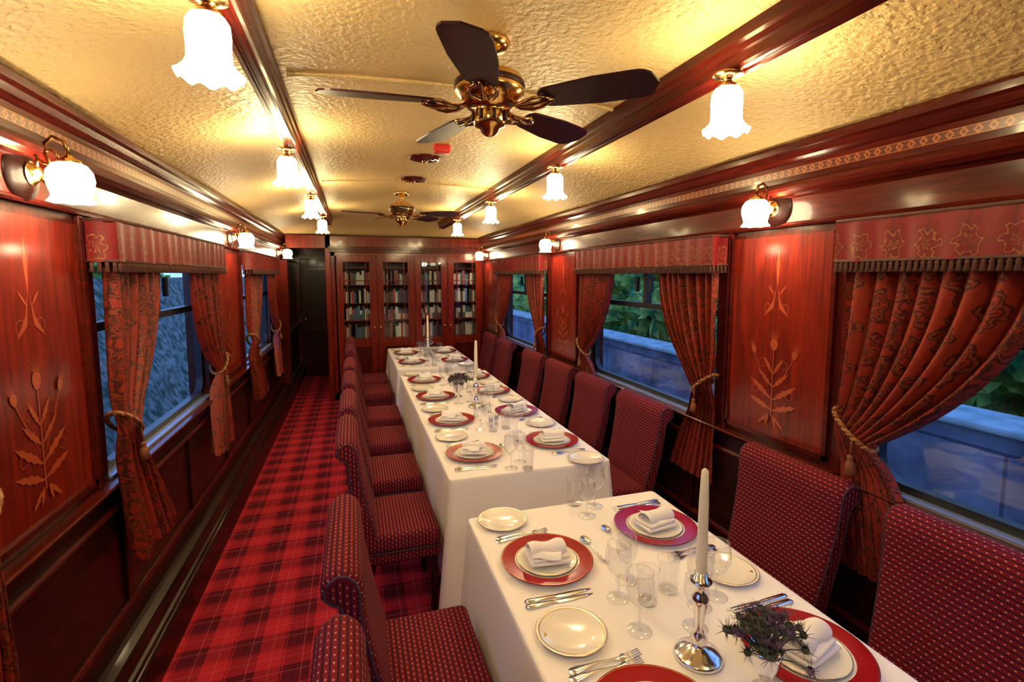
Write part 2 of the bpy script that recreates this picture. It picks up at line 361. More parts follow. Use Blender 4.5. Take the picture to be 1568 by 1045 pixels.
def side(X,d,yend,tag,wins,pan):
    g=lambda p:[(X+d*a,z) for a,z in p]
    b=MB()
    b.sweepy(g([(0,1.965),(.022,1.965),(.026,1.975),(.018,1.985),(.018,2.085),(.03,2.095),(.05,2.10),(.066,2.115),(.070,2.13),(.062,2.147),(.045,2.155),(.03,2.158),(.03,2.235),(.045,2.24),(.055,2.25),(.062,2.27),(.078,2.278),(.080,2.30),(.06,2.318),(0,2.32)]),YN,yend,'woodh')
    b.sweepy(g([(.0302,2.182),(.0315,2.182),(.0315,2.214),(.0302,2.214)]),YN,yend,'band')
    b.build('trim_%d'%tn[0],bevel=.002); tn[0]+=1
    b=MB()
    b.sweepy(g([(0,.915),(.03,.92),(.05,.935),(.055,.945),(.05,.95),(.02,.95),(0,.95)]),YN,yend,'woodh')
    for z in (.40,.84): b.sweepy(g([(0,z),(.012,z),(.018,z-.01),(.018,z-.02),(.012,z-.03),(0,z-.03)]),YN,yend,'wood')
    y=YN+.1
    while y<yend-.1:
        b.box(X,X+d*.014,y,y+.07,.40,.81,'dark'); y+=.86
    b.build('trim_%d'%tn[0],bevel=.002); tn[0]+=1
    b=MB()
    b.sweepy(g([(0,0),(.10,0),(.10,.16),(.092,.17),(.085,.172),(.08,.185),(.065,.19),(.06,.23),(.05,.25),(.02,.26),(0,.265)]),YN,yend,'dark'); b.build('baseboard_'+tag,bevel=.002)
    for (a,c) in wins:
        a2,c2=a+.08,c-.08
        fb=MB()
        def rr(y0,y1,z0,z1,r,n=6):
            out=[]
            for cx,cz_,st in ((y1-r,z1-r,0),(y0+r,z1-r,90),(y0+r,z0+r,180),(y1-r,z0+r,270)):
                for i in range(n+1):
                    an=math.radians(st+90*i/n); out.append((cx+r*math.cos(an),cz_+r*math.sin(an)))
            return out
        o1=rr(a2,c2,ZS,ZT,.001); i1=rr(a2+.035,c2-.035,ZS+.04,ZT-.03,.09); n=len(o1)
        xa,xb=X-d*.07,X-d*.03
        vs=[(xa,*p) for p in o1]+[(xa,*p) for p in i1]+[(xb,*p) for p in o1]+[(xb,*p) for p in i1]
        fs=[]
        for i in range(n):
            j=(i+1)%n
            fs+=[(i,j,n+j,n+i),(2*n+i,2*n+j,3*n+j,3*n+i),(n+i,n+j,3*n+j,3*n+i),(i,j,2*n+j,2*n+i)]
        fb.add(vs,fs,'black')
        fb.box(xa,xb+d*.004,a2+.02,c2-.02,1.53,1.565,'black')
        ym=(a2+c2)/2
        fb.box(xa,xb+d*.002,ym-.02,ym+.02,1.55,ZT-.01,'black')
        fb.box(xb,xb+d*.02,ym-.10,ym-.07,1.64,1.74,'black')
        fb.box(xb,xb+d*.02,ym+.07,ym+.10,1.64,1.74,'black')
        fb.box(X-d*.03,X+d*.012,a2,c2,ZS+.001,ZS+.012,'sill')
        fb.box(X-d*.055,X-d*.05,a2+.03,c2-.03,ZS+.03,ZT-.02,'pane')
        fb.build('window_%d'%(win_i[0])); win_i[0]+=1
        jb=MB()
        for yy in (a-.03,c-.0):
            jb.box(X,X+d*.018,yy,yy+.03,.951,1.964,'woodh')
        jb.build('trim_%d'%tn[0],bevel=.004); tn[0]+=1
    for (a,c) in pan:
        p=MB(); a+=.06; c-=.06
        p.box(X,X+d*.008,a,c,1.0,1.93,'panel')
        z0,z1=1.0,1.93; t=.02
        for (ya,yb,za,zb2) in ((a-t,a,z0-t,z1),(c,c+t,z0-t,z1),(a-t,c+t,z0-t,z0)):
            p.box(X,X+d*.018,ya,yb,za,zb2,'woodh')
        yc=(a+c)/2; cnt=[0]
        def poly(pts):
            cnt[0]+=1; xi=X+d*(.0083+.00006*cnt[0])
            p.add([(xi,yc+y,z) for y,z in pts],[tuple(range(len(pts)))],'inlay')
        def leaf(y,z,l,w,ang):
            ca,sa=math.cos(ang),math.sin(ang); P=[]
            for s_,q in ((0,0),(.12,.5),(.22,.42),(.32,.9),(.42,.6),(.52,.95),(.64,.5),(.74,.7),(.84,.3),(1,0),(.84,-.3),(.72,-.65),(.62,-.4),(.5,-.9),(.4,-.5),(.3,-.75),(.2,-.3)):
                P.append((y+s_*l*ca-q*w/2*sa,z+s_*l*sa+q*w/2*ca))
            poly(P)
        def curl(y,z,R,sg,t0,t1,w=.003):
            n=12; o1=[];o2=[]
            for i in range(n+1):
                t=t0+(t1-t0)*i/n; r=R*(1-.45*i/n)
                o1.append((y+sg*(r+w/2)*math.cos(t),z+(r+w/2)*math.sin(t))); o2.append((y+sg*(r-w/2)*math.cos(t),z+(r-w/2)*math.sin(t)))
            for i in range(n): poly([o1[i],o1[i+1],o2[i+1],o2[i]])
        poly([(0,1.87),(.011,1.80),(.004,1.72),(0,1.69),(-.004,1.72),(-.011,1.80)])
        for sg in (-1,1):
            poly([(sg*.003,1.70),(sg*.022,1.63),(sg*.072,1.56),(sg*.016,1.60)])
            curl(sg*.045,1.60,.028,sg,-1.2,3.2)
            leaf(sg*.012,1.66,.06,.012,pi/2-sg*.7)
        def thistle(y,z,s,tilt):
            c_,s_=math.cos(tilt),math.sin(tilt)
            tr_=lambda P:[(y+(a_*c_-b_*s_)*s,z+(a_*s_+b_*c_)*s) for a_,b_ in P]
            poly(tr_([(-.018,0),(-.010,-.018),(0,-.022),(.010,-.018),(.018,0),(.016,.014),(.010,.022),(-.010,.022),(-.016,.014)]))
            for k in range(-3,4): poly(tr_([(k*.004-.0016,.024),(k*.011,.075-.003*k*k),(k*.004+.0016,.024)]))
        thistle(0,1.43,1.25,0)
        poly([(-.002,1.40),(.002,1.40),(.004,1.09),(-.004,1.09)])
        for z,l,w_,an in ((1.12,.15,.034,1.25),(1.17,.16,.034,1.0),(1.23,.12,.028,.85),(1.29,.10,.024,.6)):
            for sg in (-1,1): leaf(0,z,l,w_,pi/2+sg*an)
        for sg in (-1,1):
            leaf(sg*.01,1.10,.09,.022,pi/2-sg*2.3)
            leaf(sg*.01,1.10,.06,.018,pi/2-sg*2.8)
            poly([(sg*.005,1.20),(sg*.065,1.29),(sg*.112,1.378),(sg*.108,1.378),(sg*.061,1.293)])
            thistle(sg*.115,1.395,.85,-sg*.35)
            curl(sg*.06,1.345,.024,sg,-2,2.4,.0025); curl(sg*.10,1.21,.022,sg,-2.4,2.0,.0025)
        p.build('wall_panel')
side(XL,1,9.3,'left',WL,[(1.52,2.20),(3.95,4.75),(6.5,7.2)])
side(XR,-1,YB,'right',WR,[(1.47,2.14),(3.9,4.6),(6.4,7.2)])

# ------------------------------------------------------------------ bookcase
def bookcase():
    b=MB(); y0=YB; x0,x1=-.29,XR-.001; yb=YB+.38
    b.box(x0,x0+.05,y0,yb,0,2.14,'book_wood'); b.box(x1-.05,x1,y0,yb,0,2.14,'book_wood'); b.box(x0,x1,yb-.02,yb,0,2.14,'dark')
    b.box(x0,x1,y0,yb,2.02,2.14,'book_wood'); b.box(x0,x1,y0,yb,0,.10,'dark')
    b.box(x0-.02,x1,y0-.05,y0,2.07,2.11,'woodh'); b.box(x0-.03,x1,y0-.07,y0,2.11,2.15,'woodh'); b.box(x0-.02,x1,y0-.02,yb,2.15,2.29,'book_wood')
    doors=[(-.22,.30),(.32,.83),(.85,1.31),(1.33,1.83)]
    for z in (.86,1.11,1.36,1.62,1.86): b.box(x0+.05,x1-.05,y0+.05,yb-.02,z-.012,z,'book_wood')
    for a in (.31,.84,1.32): b.box(a-.012,a+.012,y0+.0,yb-.02,.1,2.02,'book_wood')
    for k,(a,c) in enumerate(doors):
        s=.085; ya=y0-.02
        b.box(a,a+s,ya,y0+.01,.12,2.03,'book_wood'); b.box(c-s,c,ya,y0+.01,.12,2.03,'book_wood')
        for za,zb in ((.12,.22),(.74,.86),(1.94,2.03)): b.box(a+s,c-s,ya,y0+.01,za,zb,'book_wood')
        b.box(a+s,c-s,ya+.012,y0,.22,.74,'wood')
        b.box(a+s,c-s,ya+.014,ya+.018,.86,1.94,'pane')
        for za in (1.12,1.68): b.box(a+s,c-s,ya+.004,ya+.014,za-.006,za+.006,'book_wood')
        for xa in (a+s+.05,c-s-.05): b.box(xa-.005,xa+.005,ya+.004,ya+.014,.86,1.94,'book_wood')
        kx=c-.035 if k%2==0 else a+.035
        b.lathe([(0,.032),(.013,.028),(.016,.018),(.008,.008),(.006,0)],10,'gold',tf=T((kx,ya,1.02))@RX(pi/2))
    b.build('bookcase',bevel=.003)
    k=MB(); 
    for (a,c) in doors:
        for z in (.86,1.11,1.36,1.62):
            x=a+.04
            while x<c-.07:
                w=random.uniform(.022,.04); h=random.uniform(.14,.21)
                if random.random()<.88: k.box(x,x+w-.002,y0+.10,y0+.26,z+.001,z+h,'books')
                x+=w
    k.build('books')
bookcase()
b=MB(); 
b.box(-.86,-.35,9.20,9.25,.0,2.03,'dark')
for za,zb in ((.18,.85),(1.0,1.88)):
    b.box(-.78,-.43,9.185,9.20,za,zb,'wood'); b.box(-.75,-.46,9.175,9.19,za+.03,zb-.03,'dark')
b.lathe([(0,.05),(.022,.045),(.026,.03),(.012,.015),(.02,0)],12,'gold',tf=T((-.80,9.2,1.0))@RX(pi/2))
b.build('door_1',bevel=.004)
b=MB(); b.box(XL+.08,-.87,9.16,9.28,0,2.1,'woodh'); b.box(-.34,-.29,9.16,9.28,0,2.1,'woodh'); b.box(XL+.08,-.29,9.16,9.28,2.04,2.12,'woodh')
b.build('trim_%d'%tn[0]); tn[0]+=1
b=MB(); b.box(-.36,-.292,YB-.03,YB+.05,0,2.295,'book_wood'); b.box(XL+.09,-.292,YB-.03,YB+.05,2.12,2.295,'book_wood'); b.box(XL+.001,XL+.10,YB-.03,YB+.05,.27,1.96,'woodh'); b.build('trim_%d'%tn[0],bevel=.004); tn[0]+=1

# ------------------------------------------------------------------ pelmets & curtains
def pelmet(X,d,a,c):
    b=MB(); D=.115; xf=X+d*D; z0,z1=1.80,1.955
    b.box(X+d*.019,xf-d*.006,a,c,z1-.012,z1+.004,'woodh')
    def seg(p0,p1):
        L=(Vector(p1)-Vector(p0)).length
        n=max(4,int(L/.009))
        def fn(u,v):
            s=u*L; w=(.0055*math.sin(s*62)+.003*math.sin(s*23+1))*(.25+.75*v)
            nx,ny=(p1[1]-p0[1])/L,-(p1[0]-p0[0])/L
            return (p0[0]+(p1[0]-p0[0])*u+nx*w,p0[1]+(p1[1]-p0[1])*u+ny*w,z1-(z1-z0)*v)
        b.grid(fn,n,5,'pelmet',uvf=lambda u,v:(u*L,-v*(z1-z0)))
        m=int(L/.020)
        for i in range(m):
            t=(i+.5)/m; x=p0[0]+(p1[0]-p0[0])*t; y=p0[1]+(p1[1]-p0[1])*t
            b.lathe([(.003,z0),(.008,z0-.008),(.006,z0-.014),(.010,z0-.036),(0,z0-.038)],6,'fringe',tf=T((x,y,0)))
    seg((xf,a),(xf,c)); seg((X+d*.02,a),(xf,a)); seg((xf,c),(X+d*.02,c))
    for z in (z0+.004,z1-.002): b.tube([(X+d*.02,a,z),(xf,a,z),(xf,c,z),(X+d*.02,c,z)],.006,6,'fringe')
    b.build('pelmet')
def curtain(X,d,yo,dy,w0=.55,wt=.13,wb=.34,zb=.62,zt=1.83,tie=1.17,seed=0,out=1.0,lim=.2):
    b=MB(); rnd=random.Random(seed); ph=rnd.uniform(0,6)
    tt=(zt-tie)/(zt-zb); N=8
    def W(t):
        if t<tt: return w0-(w0-wt)*(t/tt)**2.2
        q=(t-tt)/(1-tt); return wt+(wb-wt)*q**.75
    def fn(u,v):
        z=zt-(zt-zb)*v; w=W(v)
        q=abs(v-tt); pin=math.exp(-(q/.06)**2)
        amp=.023*(1-.5*pin)+.008*v
        s=u+.03*math.sin(5*v+ph)*u*(1-u)
        y=yo+dy*max(0,(w*s + .012*math.sin(N*2*pi*s+ph)*.6*min(1,s*10)))
        x=.058+amp*math.sin(N*2*pi*s+ph*2+1.2*math.sin(3*v))+.012*math.sin(3*pi*s+ph)*(1-pin)
        if v<.12: x=min(x,.098)
        x+= .03*max(0,(v-tt)/(1-tt))*out+.02*pin
        if v>tt and lim<.1:
            k=min(1,(v-tt)/.12); x=x*(1-k)+k*min(x*.62,lim)
        x=max(x,.022)
        zz=z
        if v<tt: zz=z-.05*u*(v/tt)**2
        else: zz=z-.05*u*(1-(v-tt)/(1-tt))
        return (X+d*x,y,zz+.006*math.sin(N*2*pi*s)*v)
    b.grid(fn,130,56,'curtain',uvf=lambda u,v:(u*w0*1.35,-v*(zt-zb)))
    pts=[]
    for i in range(25):
        a=2*pi*i/24
        yy=wt*.5-.0+ (wt*.5+.016)*math.cos(a); xx=.064+.048*math.sin(a); xx=max(xx,.012)
        zz=tie+.05-(yy/wt)*.10
        pts.append((X+d*xx,yo+dy*yy,zz))
    for k in range(2):
        tw=[]
        P=[Vector(p) for p in pts]; M_=96
        for i in range(M_+1):
            f=i/M_*24; j=min(int(f),23); p=P[j].lerp(P[j+1],f-j); a=i*.9+k*pi
            tw.append((p.x+.005*math.cos(a),p.y,p.z+.005*math.sin(a)))
        b.tube(tw,.0062,6,'rope' if k else 'gold2')
    ty=yo+dy*(wt*.7); tx=X+d*.112
    b.tube([(X+d*.108,ty,tie-.02),(tx,ty,tie-.09)],.004,6,'rope')
    b.lathe([(0,0),(.010,-.004),(.011,-.015),(.007,-.021),(.014,-.03),(.018,-.075),(0,-.077)],10,'rope',tf=T((tx,ty,tie-.085)))
    b.build('curtain')
sd=0
for X,d,ws in ((XL,1,WL),(XR,-1,WR)):
    for (a,c) in ws:
        pelmet(X,d,a,c); sd+=1
        L_=.2 if d>0 else .052
        curtain(X,d,a+.018,1,seed=sd,lim=L_,wb=.44 if d>0 else .38); sd+=1
        curtain(X,d,c-.02,-1,seed=sd,lim=L_,w0=.58 if c<2 else .52)

# ------------------------------------------------------------------ lamps
def ruffle(n,amp,zamp,j0):
    def f(a,r,z,j):
        if j<j0: return r,z
        k=(j-j0+1)/3
        return r*(1+amp*k*math.cos(n*a)),z+zamp*k*math.cos(n*a)
    return f
def ceiling_lamp():
    b=MB()
    b.lathe([(0,0),(.042,0),(.044,-.007),(.026,-.013),(.014,-.02),(.016,-.028),(.029,-.034),(.030,-.045),(.027,-.047)],20,'bronze')
    pr=[(.024,-.040),(.035,-.045),(.043,-.058),(.045,-.085),(.0435,-.110),(.0445,-.134),(.050,-.149),(.058,-.161),(.067,-.170)]
    b.lathe(pr,45,'shade',ruf=ruffle(9,.06,.007,6),matf=lambda j:'shade' if j<5 else 'shade_rim')
    return b
LB=ceiling_lamp(); first=None
def pool_fill(x,y,z,p):  # unseen point light added outside the shade to brighten the ceiling around it
    l=bpy.data.lights.new('pool_fill_light','POINT'); l.energy=p; l.color=(1,.80,.36); l.shadow_soft_size=.03
    o=bpy.data.objects.new('pool_fill_light',l); COL.objects.link(o); return o
for x,ys,sg in ((-.285,(-.1,1.28,2.64,4.05,5.45),-1),(1.085,(-.1,1.28,2.62,3.98,5.35),1)):
    for y in ys:
        if first is None: first=LB.build('ceiling_lamp',(x,y,2.3518)); o=first
        else: o=inst(first,(x,y,2.3518))
        for off,p in ((sg*.085,4.2),(-sg*.085,2.2)):  # added pair either side of the beam, stronger on the outer side
            l=pool_fill(0,0,0,p); l.parent=o; l.location=(off,0,-.035)
def sconce():
    b=MB()
    b.lathe([(0,.03),(.03,.03),(.036,.022),(.055,.018),(.062,.010),(.080,.006),(.084,0)],28,'dark',tf=RY(pi/2))
    b.lathe([(0,.05),(.018,.048),(.026,.038),(.032,.030),(.036,.028)],20,'gold',tf=RY(pi/2))
    arm=[(.04,0,0),(.055,0,-.022),(.075,0,-.012),(.076,0,.02),(.062,0,.06),(.062,0,.09),(.082,0,.11),(.110,0,.10),(.118,0,.06)]
    b.tube(arm,.006,8,'bronze')
    b.tube([(.04,0,.01)]+[(.070+.030*(1-i*.05)*math.cos(t),0,.055+.030*(1-i*.05)*math.sin(t)) for i,t in [(i,pi+ i*.5) for i in range(13)]],.004,8,'bronze')
    for k in range(5): b.lathe([(0,.012),(.009,.008),(.012,0),(.009,-.008),(0,-.012)],10,'gold',tf=T((.058+.006*k,.0,-.03+.0*k+.012*(k-2)**2*.3))@Matrix.Scale(.7,4))
    b.lathe([(0,.062),(.010,.058),(.017,.05),(.030,.044),(.032,.032),(.029,.030)],20,'gold',tf=T((.118,0,0)))
    pr=[(.025,.038),(.042,.030),(.055,.010),(.059,-.015),(.053,-.040),(.048,-.058),(.051,-.068),(.060,-.080)]
    b.lathe(pr,40,'shade_s',tf=T((.118,0,0)),ruf=ruffle(8,.02,.002,6),matf=lambda j:'shade_s' if j<5 else 'shade_rim')
    return b
SB=sconce(); first=None
for X,rz,yy in ((XL+.019,0,1.86),(XR-.019,pi,1.82),(XL+.019,0,4.45),(XR-.019,pi,4.38),(XL+.019,0,7.05),(XR-.019,pi,6.95)):
    if first is None: first=SB.build('wall_sconce',(X,yy,2.05),rz)
    else: inst(first,(X,yy,2.05),rz)

# ------------------------------------------------------------------ fans
def fan():
    b=MB()
    b.lathe([(.0,.195),(.062,.195),(.066,.185),(.05,.165),(.02,.155),(.014,.15)],28,'gold')
    b.lathe([(.013,.16),(.013,.10)],12,'gold')
    b.lathe([(.013,.118),(.035,.112),(.07,.10),(.10,.085),(.108,.07),(.104,.055),(.108,.05),(.108,.035),(.09,.022),(.085,.012),(.05,.006)],36,'gold')
    b.lathe([(.109,.068),(.111,.06),(.109,.052)],36,'blade')
    b.lathe([(.085,.012),(.07,-.004),(.045,-.010),(.05,-.02),(.052,-.05),(.045,-.062),(.03,-.068),(.026,-.08),(.012,-.09),(0,-.094)],30,'gold')
    for i in range(8):
        a=2*pi*i/8; b.tube([(.052*math.cos(a),.052*math.sin(a),-.02),(.054*math.cos(a),.054*math.sin(a),-.05)],.006,6,'blade')
    for k in range(5):
        tf=RZ(math.radians(32+72*k))
        for sg in (-1,1):
            b.tube([(.075,sg*.006,.0),(.10,sg*.02,-.012),(.13,sg*.035,-.014),(.155,sg*.04,-.008),(.18,sg*.03,-.004),(.20,sg*.012,-.004)],.006,8,'bronze',tf=tf)
            c=(.125,sg*.018)
            b.tube([(c[0]+.012*math.cos(t)*(1-t/14),c[1]+.012*sg*math.sin(t)*(1-t/14),-.012) for t in [i*.5 for i in range(16)]],.0035,6,'bronze',tf=tf)
        b.tube([(.07,0,.004),(.11,0,-.010),(.15,0,-.010),(.21,0,-.004)],.007,8,'bronze',tf=tf)
        n=22
        t2=tf@T((0,0,.004))@RX(math.radians(-12))
        out=[]
        for i in range(n+1):
            s=i/n; r=.165+.345*s
            w=.045+.020*min(1,s*2)
            if s<.06: w*=.6+.4*math.sqrt(s/.06)
            if s>.84: w*=math.sqrt(max(0,1-((s-.84)/.16)**2))
            out.append((r,w))
        pts=[(r,w) for r,w in out]+[(r,-w) for r,w in out[::-1]]
        m=len(pts); vs=[(x,y,.003) for x,y in pts]+[(x,y,-.003) for x,y in pts]
        fs=[tuple(range(m)),tuple(range(m,2*m))[::-1]]+[(i,(i+1)%m,m+(i+1)%m,m+i) for i in range(m)]
        b.add(vs,fs,'blade',tf=t2)
        for q in ((.18,.02),(.18,-.02),(.20,0)): b.lathe([(0,-.006),(.005,-.005),(.006,-.003)],8,'gold',tf=t2@T((q[0],q[1],0)))
    return b
FB=fan(); f1=FB.build('ceiling_fan',(.42,1.55,2.275)); inst(f1,(.42,4.48,2.275),rz=.25)
def rose():
    b=MB(); b.lathe([(0,-.022),(.02,-.02),(.03,-.012),(.055,-.016),(.06,-.008),(.088,-.012),(.095,-.004),(.095,0.002)],32,'woodh'); b.lathe([(0,-.034),(.012,-.03),(.016,-.02)],16,'gold'); return b
RB=rose(); r1=RB.build('ceiling_vent',(.44,3.15,cz(.44,3.15)-.003)); inst(r1,(.45,3.85,cz(.45,3.85)-.003))
b=MB(); b.rbox(-.045,.045,-.03,.03,-.045,0,.008,'red'); b.build('fire_alarm',(.49,2.83,cz(.49,2.83)-.001))
b=MB(); b.lathe([(0,-.012),(.016,-.010),(.022,-.004),(.03,0)],20,'gold'); b.build('sprinkler_cap',(.72,2.05,cz(.72,2.05)-.001))

# ------------------------------------------------------------------ chairs
def chair():
    b=MB()
    P=[(.135,.40),(.125,.50),(.10,.60),(.078,.70),(.060,.80),(.052,.87),(.052,.915),(.040,.950),(.015,.973),(-.015,.978),(-.045,.962),(-.060,.935),(-.058,.905),(-.040,.885),(-.018,.872),(-.010,.84),(-.006,.76),(.008,.66),(.030,.54),(.055,.40)]
    n=len(P)
    arc=[0]
    for i in range(1,n+1):
        a=P[i-1]; c=P[i%n]; arc.append(arc[-1]+math.hypot(c[0]-a[0],c[1]-a[1]))
    def inset(dist):
        out=[]
        for i in range(n):
            a=P[i-1];c=P[(i+1)%n]; tx,tz=c[0]-a[0],c[1]-a[1]; l=math.hypot(tx,tz)
            out.append((P[i][0]-(tz/l)*dist*1,P[i][1]+(tx/l)*dist))
        return out
    def area(R): return abs(sum(R[i][0]*R[(i+1)%n][1]-R[(i+1)%n][0]*R[i][1] for i in range(n)))
    sgn=1 if area(inset(.01))<area(inset(-.01)) else -1
    def hw(z): return .228+.032*min(1,max(0,(z-.4)/.5))
    E=[(0,.020),(.003,.012),(.009,.005),(.020,0)]
    secs=[(-1,o,i) for o,i in E]+[(t,.0,0) for t in (-.6,-.2,.2,.6)]+[(1,o,i) for o,i in E[::-1]]
    rows=[]
    for (t,off,ins) in secs:
        Q=inset(sgn*ins) if ins else P
        row=[]
        for i in range(n):
            h=hw(P[i][1]); y=t*h-(off if t==1 else (-off if t==-1 else 0))
            row.append((Q[i][0],y,Q[i][1]))
        rows.append(row)
    m=len(rows); base=len(b.v); k=b.mi('chair')
    for r in rows: b.v+=r
    for r in range(m-1):
        for i in range(n):
            j=(i+1)%n
            b.f.append([base+r*n+i,base+r*n+j,base+(r+1)*n+j,base+(r+1)*n+i]); b.m.append(k); b.s.append(True)
            b.uv.append([(arc[i],rows[r][i][1]),(arc[i+1],rows[r][j][1]),(arc[i+1],rows[r+1][j][1]),(arc[i],rows[r+1][i][1])])
    for r in (0,m-1): b.add(rows[r],[tuple(range(n))],'chair',False,{q:(rows[r][q][0],rows[r][q][2]) for q in range(n)})
    for r in (1,m-2): b.tube([rows[r][i] for i in list(range(n))],.004,6,'cord')
    b.rbox(.07,.43,-.235,.235,.385,.485,.028,'chair',4)
    b.rbox(.06,.425,-.228,.228,.33,.40,.012,'chair',2)
    b.tube([(.10,-.232,.39),(.427,-.232,.39),(.427,.232,.39),(.10,.232,.39)],.005,6,'cord')
    for x,y,dx in ((.10,-.19,-.07),(.10,.19,-.07),(.40,-.20,0),(.40,.20,0)):
        w=.02
        vs=[(x-w,y-w,.335),(x+w,y-w,.335),(x+w,y+w,.335),(x-w,y+w,.335)]+[(x+dx-w*.6,y-w*.6,0),(x+dx+w*.6,y-w*.6,0),(x+dx+w*.6,y+w*.6,0),(x+dx-w*.6,y+w*.6,0)]
        b.add(vs,[(0,1,2,3),(7,6,5,4),(0,4,5,1),(1,5,6,2),(2,6,7,3),(3,7,4,0)],'dark')
    return b
TX0,TX1=.42,1.305
CB=chair(); c0=None
for y in (.89,1.56,2.63,3.30,4.0,4.70,5.72,6.42):
    if c0 is None: c0=CB.build('dining_chair',(TX0-.468,y,0))
    else: inst(c0,(TX0-.468,y,0))
for y in (.90,1.57,2.72,3.39,4.06,4.73,5.72,6.42):
    inst(c0,(TX1+.438,y,0),pi)

# ------------------------------------------------------------------ tables
def table(y0,y1,seed):
    b=MB(); b.box(TX0+.03,TX1-.03,y0+.03,y1-.03,.70,.742,'dark')
    for y in (y0+.35,y1-.35):
        b.lathe([(.05,.70),(.05,.5),(.07,.42),(.04,.3),(.05,.12),(.06,.06)],16,'dark',tf=T(((TX0+TX1)/2,y,0)))
        b.box(TX0+.2,TX1-.2,y-.04,y+.04,0,.06,'dark')
    b.build('dining_table')
    c=MB(); r=.02
    per=[]
    L=[(TX1-r,y0+r,-90),(TX1-r,y1-r,0),(TX0+r,y1-r,90),(TX0+r,y0+r,180)]
    for k,(cx,cy,st) in enumerate(L):
        for i in range(5):
            a=math.radians(st+90*i/4); per.append((cx+r*math.cos(a),cy+r*math.sin(a),math.cos(a),math.sin(a),1))
        nx,ny,_=L[(k+1)%4]; a=math.radians(st+90); ex,ey=cx+r*math.cos(a),cy+r*math.sin(a); fx,fy=nx+r*math.cos(a),ny+r*math.sin(a)
        m=int(math.hypot(fx-ex,fy-ey)/.03)
        for i in range(1,m): 
            t=i/m; dd=min(t,1-t)*math.hypot(fx-ex,fy-ey)
            per.append((ex+(fx-ex)*t,ey+(fy-ey)*t,math.cos(a),math.sin(a),math.exp(-dd/.10)))
    n=len(per); s=0; ss=[0]
    for i in range(1,n): s+=math.hypot(per[i][0]-per[i-1][0],per[i][1]-per[i-1][1]); ss.append(s)
    levels=[(0,-.012,.7505),(0,-.003,.7497),(0,0,.746),(0,.002,.73)]+[(k/12,.002,.73-.64*k/12) for k in range(1,13)]
    vs=[]
    for (q,off,z) in levels:
        for i,(x,y,nx,ny,cr) in enumerate(per):
            endf=1 if abs(ny)>.3 else .35
            o=off+q*endf*(.004+.009*math.sin(ss[i]*2*pi/.21+seed)+.004*math.sin(ss[i]*2*pi/.085))+cr*q*.055*(1 if abs(ny)>.3 else .15)
            vs.append((x+nx*o,y+ny*o,z))
    fs=[(j*n+i,j*n+(i+1)%n,(j+1)*n+(i+1)%n,(j+1)*n+i) for j in range(len(levels)-1) for i in range(n)]
    c.add(vs,fs,'linen',True); c.add([vs[i] for i in range(n)],[tuple(range(n))],'linen',False)
    c.build('tablecloth')
TB=[(.45,1.93),(2.33,5.05),(5.35,6.95)]
for k,(a,c) in enumerate(TB): table(a,c,k)
ZT0=.7518
# ------------------------------------------------------------------ tableware
def plate_big():
    b=MB()
    pr=[(0,.006),(.085,.006),(.098,.008),(.112,.015),(.114,.0155),(.118,.016),(.156,.0208),(.1572,.0209),(.160,.021),(.158,.017),(.11,.008),(.09,0),(0,0)]
    mm=['china','china','china','chinar','chinar','chinar','gold','chinar','chinar','china','china','china']
    b.lathe(pr,56,'china',matf=lambda j:mm[j]); 
    b.lathe([(0,.0075),(.07,.0075),(.080,.010),(.100,.019),(.1025,.0195),(.105,.0195),(.102,.016),(.08,.007),(0,.007)],56,'china',matf=lambda j:'gold' if j==4 else 'china')
    return b
def plate_side():
    b=MB()
    b.lathe([(0,.005),(.058,.005),(.066,.008),(.088,.0135),(.0885,.0137),(.0910,.0142),(.0925,.0144),(.098,.015),(.100,.0145),(.097,.012),(.06,0),(0,0)],48,'china',matf=lambda j:'gold' if j in (4,7) else 'china')
    b.lathe([(0,.0147),(.006,.0148),(.007,.0142)],12,'gold',tf=T((.078,0,-.003)))
    return b
def napkin():
    b=MB()
    def slab(x0,x1,y0,y1,z,h,rot,tilt=0): b.rbox(x0,x1,y0,y1,0,h,min(.006,h*.45),'linen',3,tf=T((0,0,z))@RZ(rot)@RX(tilt))
    slab(-.072,.072,-.055,.055,0,.012,.15)
    slab(-.062,.068,-.048,.050,.0125,.012,.24,.03)
    def fn(u,v):
        a=-pi*.1+u*pi*1.2; r=.026+.004*math.sin(v*9)
        x=-.066+.126*v; 
        return (x,.010+r*1.15*math.cos(a)-.012*v,.026+max(0,r*math.sin(a)*.95+.004))
    b.grid(fn,18,14,'linen',tf=RZ(.3))
    def fn2(u,v):
        return (-.05+.10*u,-.058+.05*v,.0255+.012*math.sin(pi*v)+.003*math.sin(u*7))
    b.grid(fn2,12,10,'linen',tf=RZ(-.15))
    return b
def fork():
    b=MB()
    pts=[(-.10,.006),(-.095,.011),(-.08,.0115),(-.05,.006),(-.02,.0035),(.03,.003),(.045,.006),(.055,.012),(.062,.0125)]
    vs=[];n=len(pts)
    for x,w in pts: vs+=[(x,-w,.001+.006*math.sin(max(0,min(1,(x+.1)/.16))*pi)**2),(x,w,.001+.006*math.sin(max(0,min(1,(x+.1)/.16))*pi)**2)]
    vs2=[(x,y,z+.0022) for x,y,z in vs]
    fs=[(2*i,2*i+1,2*i+3,2*i+2) for i in range(n-1)]
    k=len(vs); F=fs+[tuple(k+a for a in f)[::-1] for f in fs]
    for i in range(n-1): F+=[(2*i,2*i+2,k+2*i+2,k+2*i),(2*i+1,k+2*i+1,k+2*i+3,2*i+3)]
    b.add(vs+vs2,F,'silver',True)
    for t in (-.0105,-.0035,.0035,.0105): b.tube([(.060,t,.003),(.08,t,.002),(.105,t*.95,.006)],.0016,6,'silver')
    return b
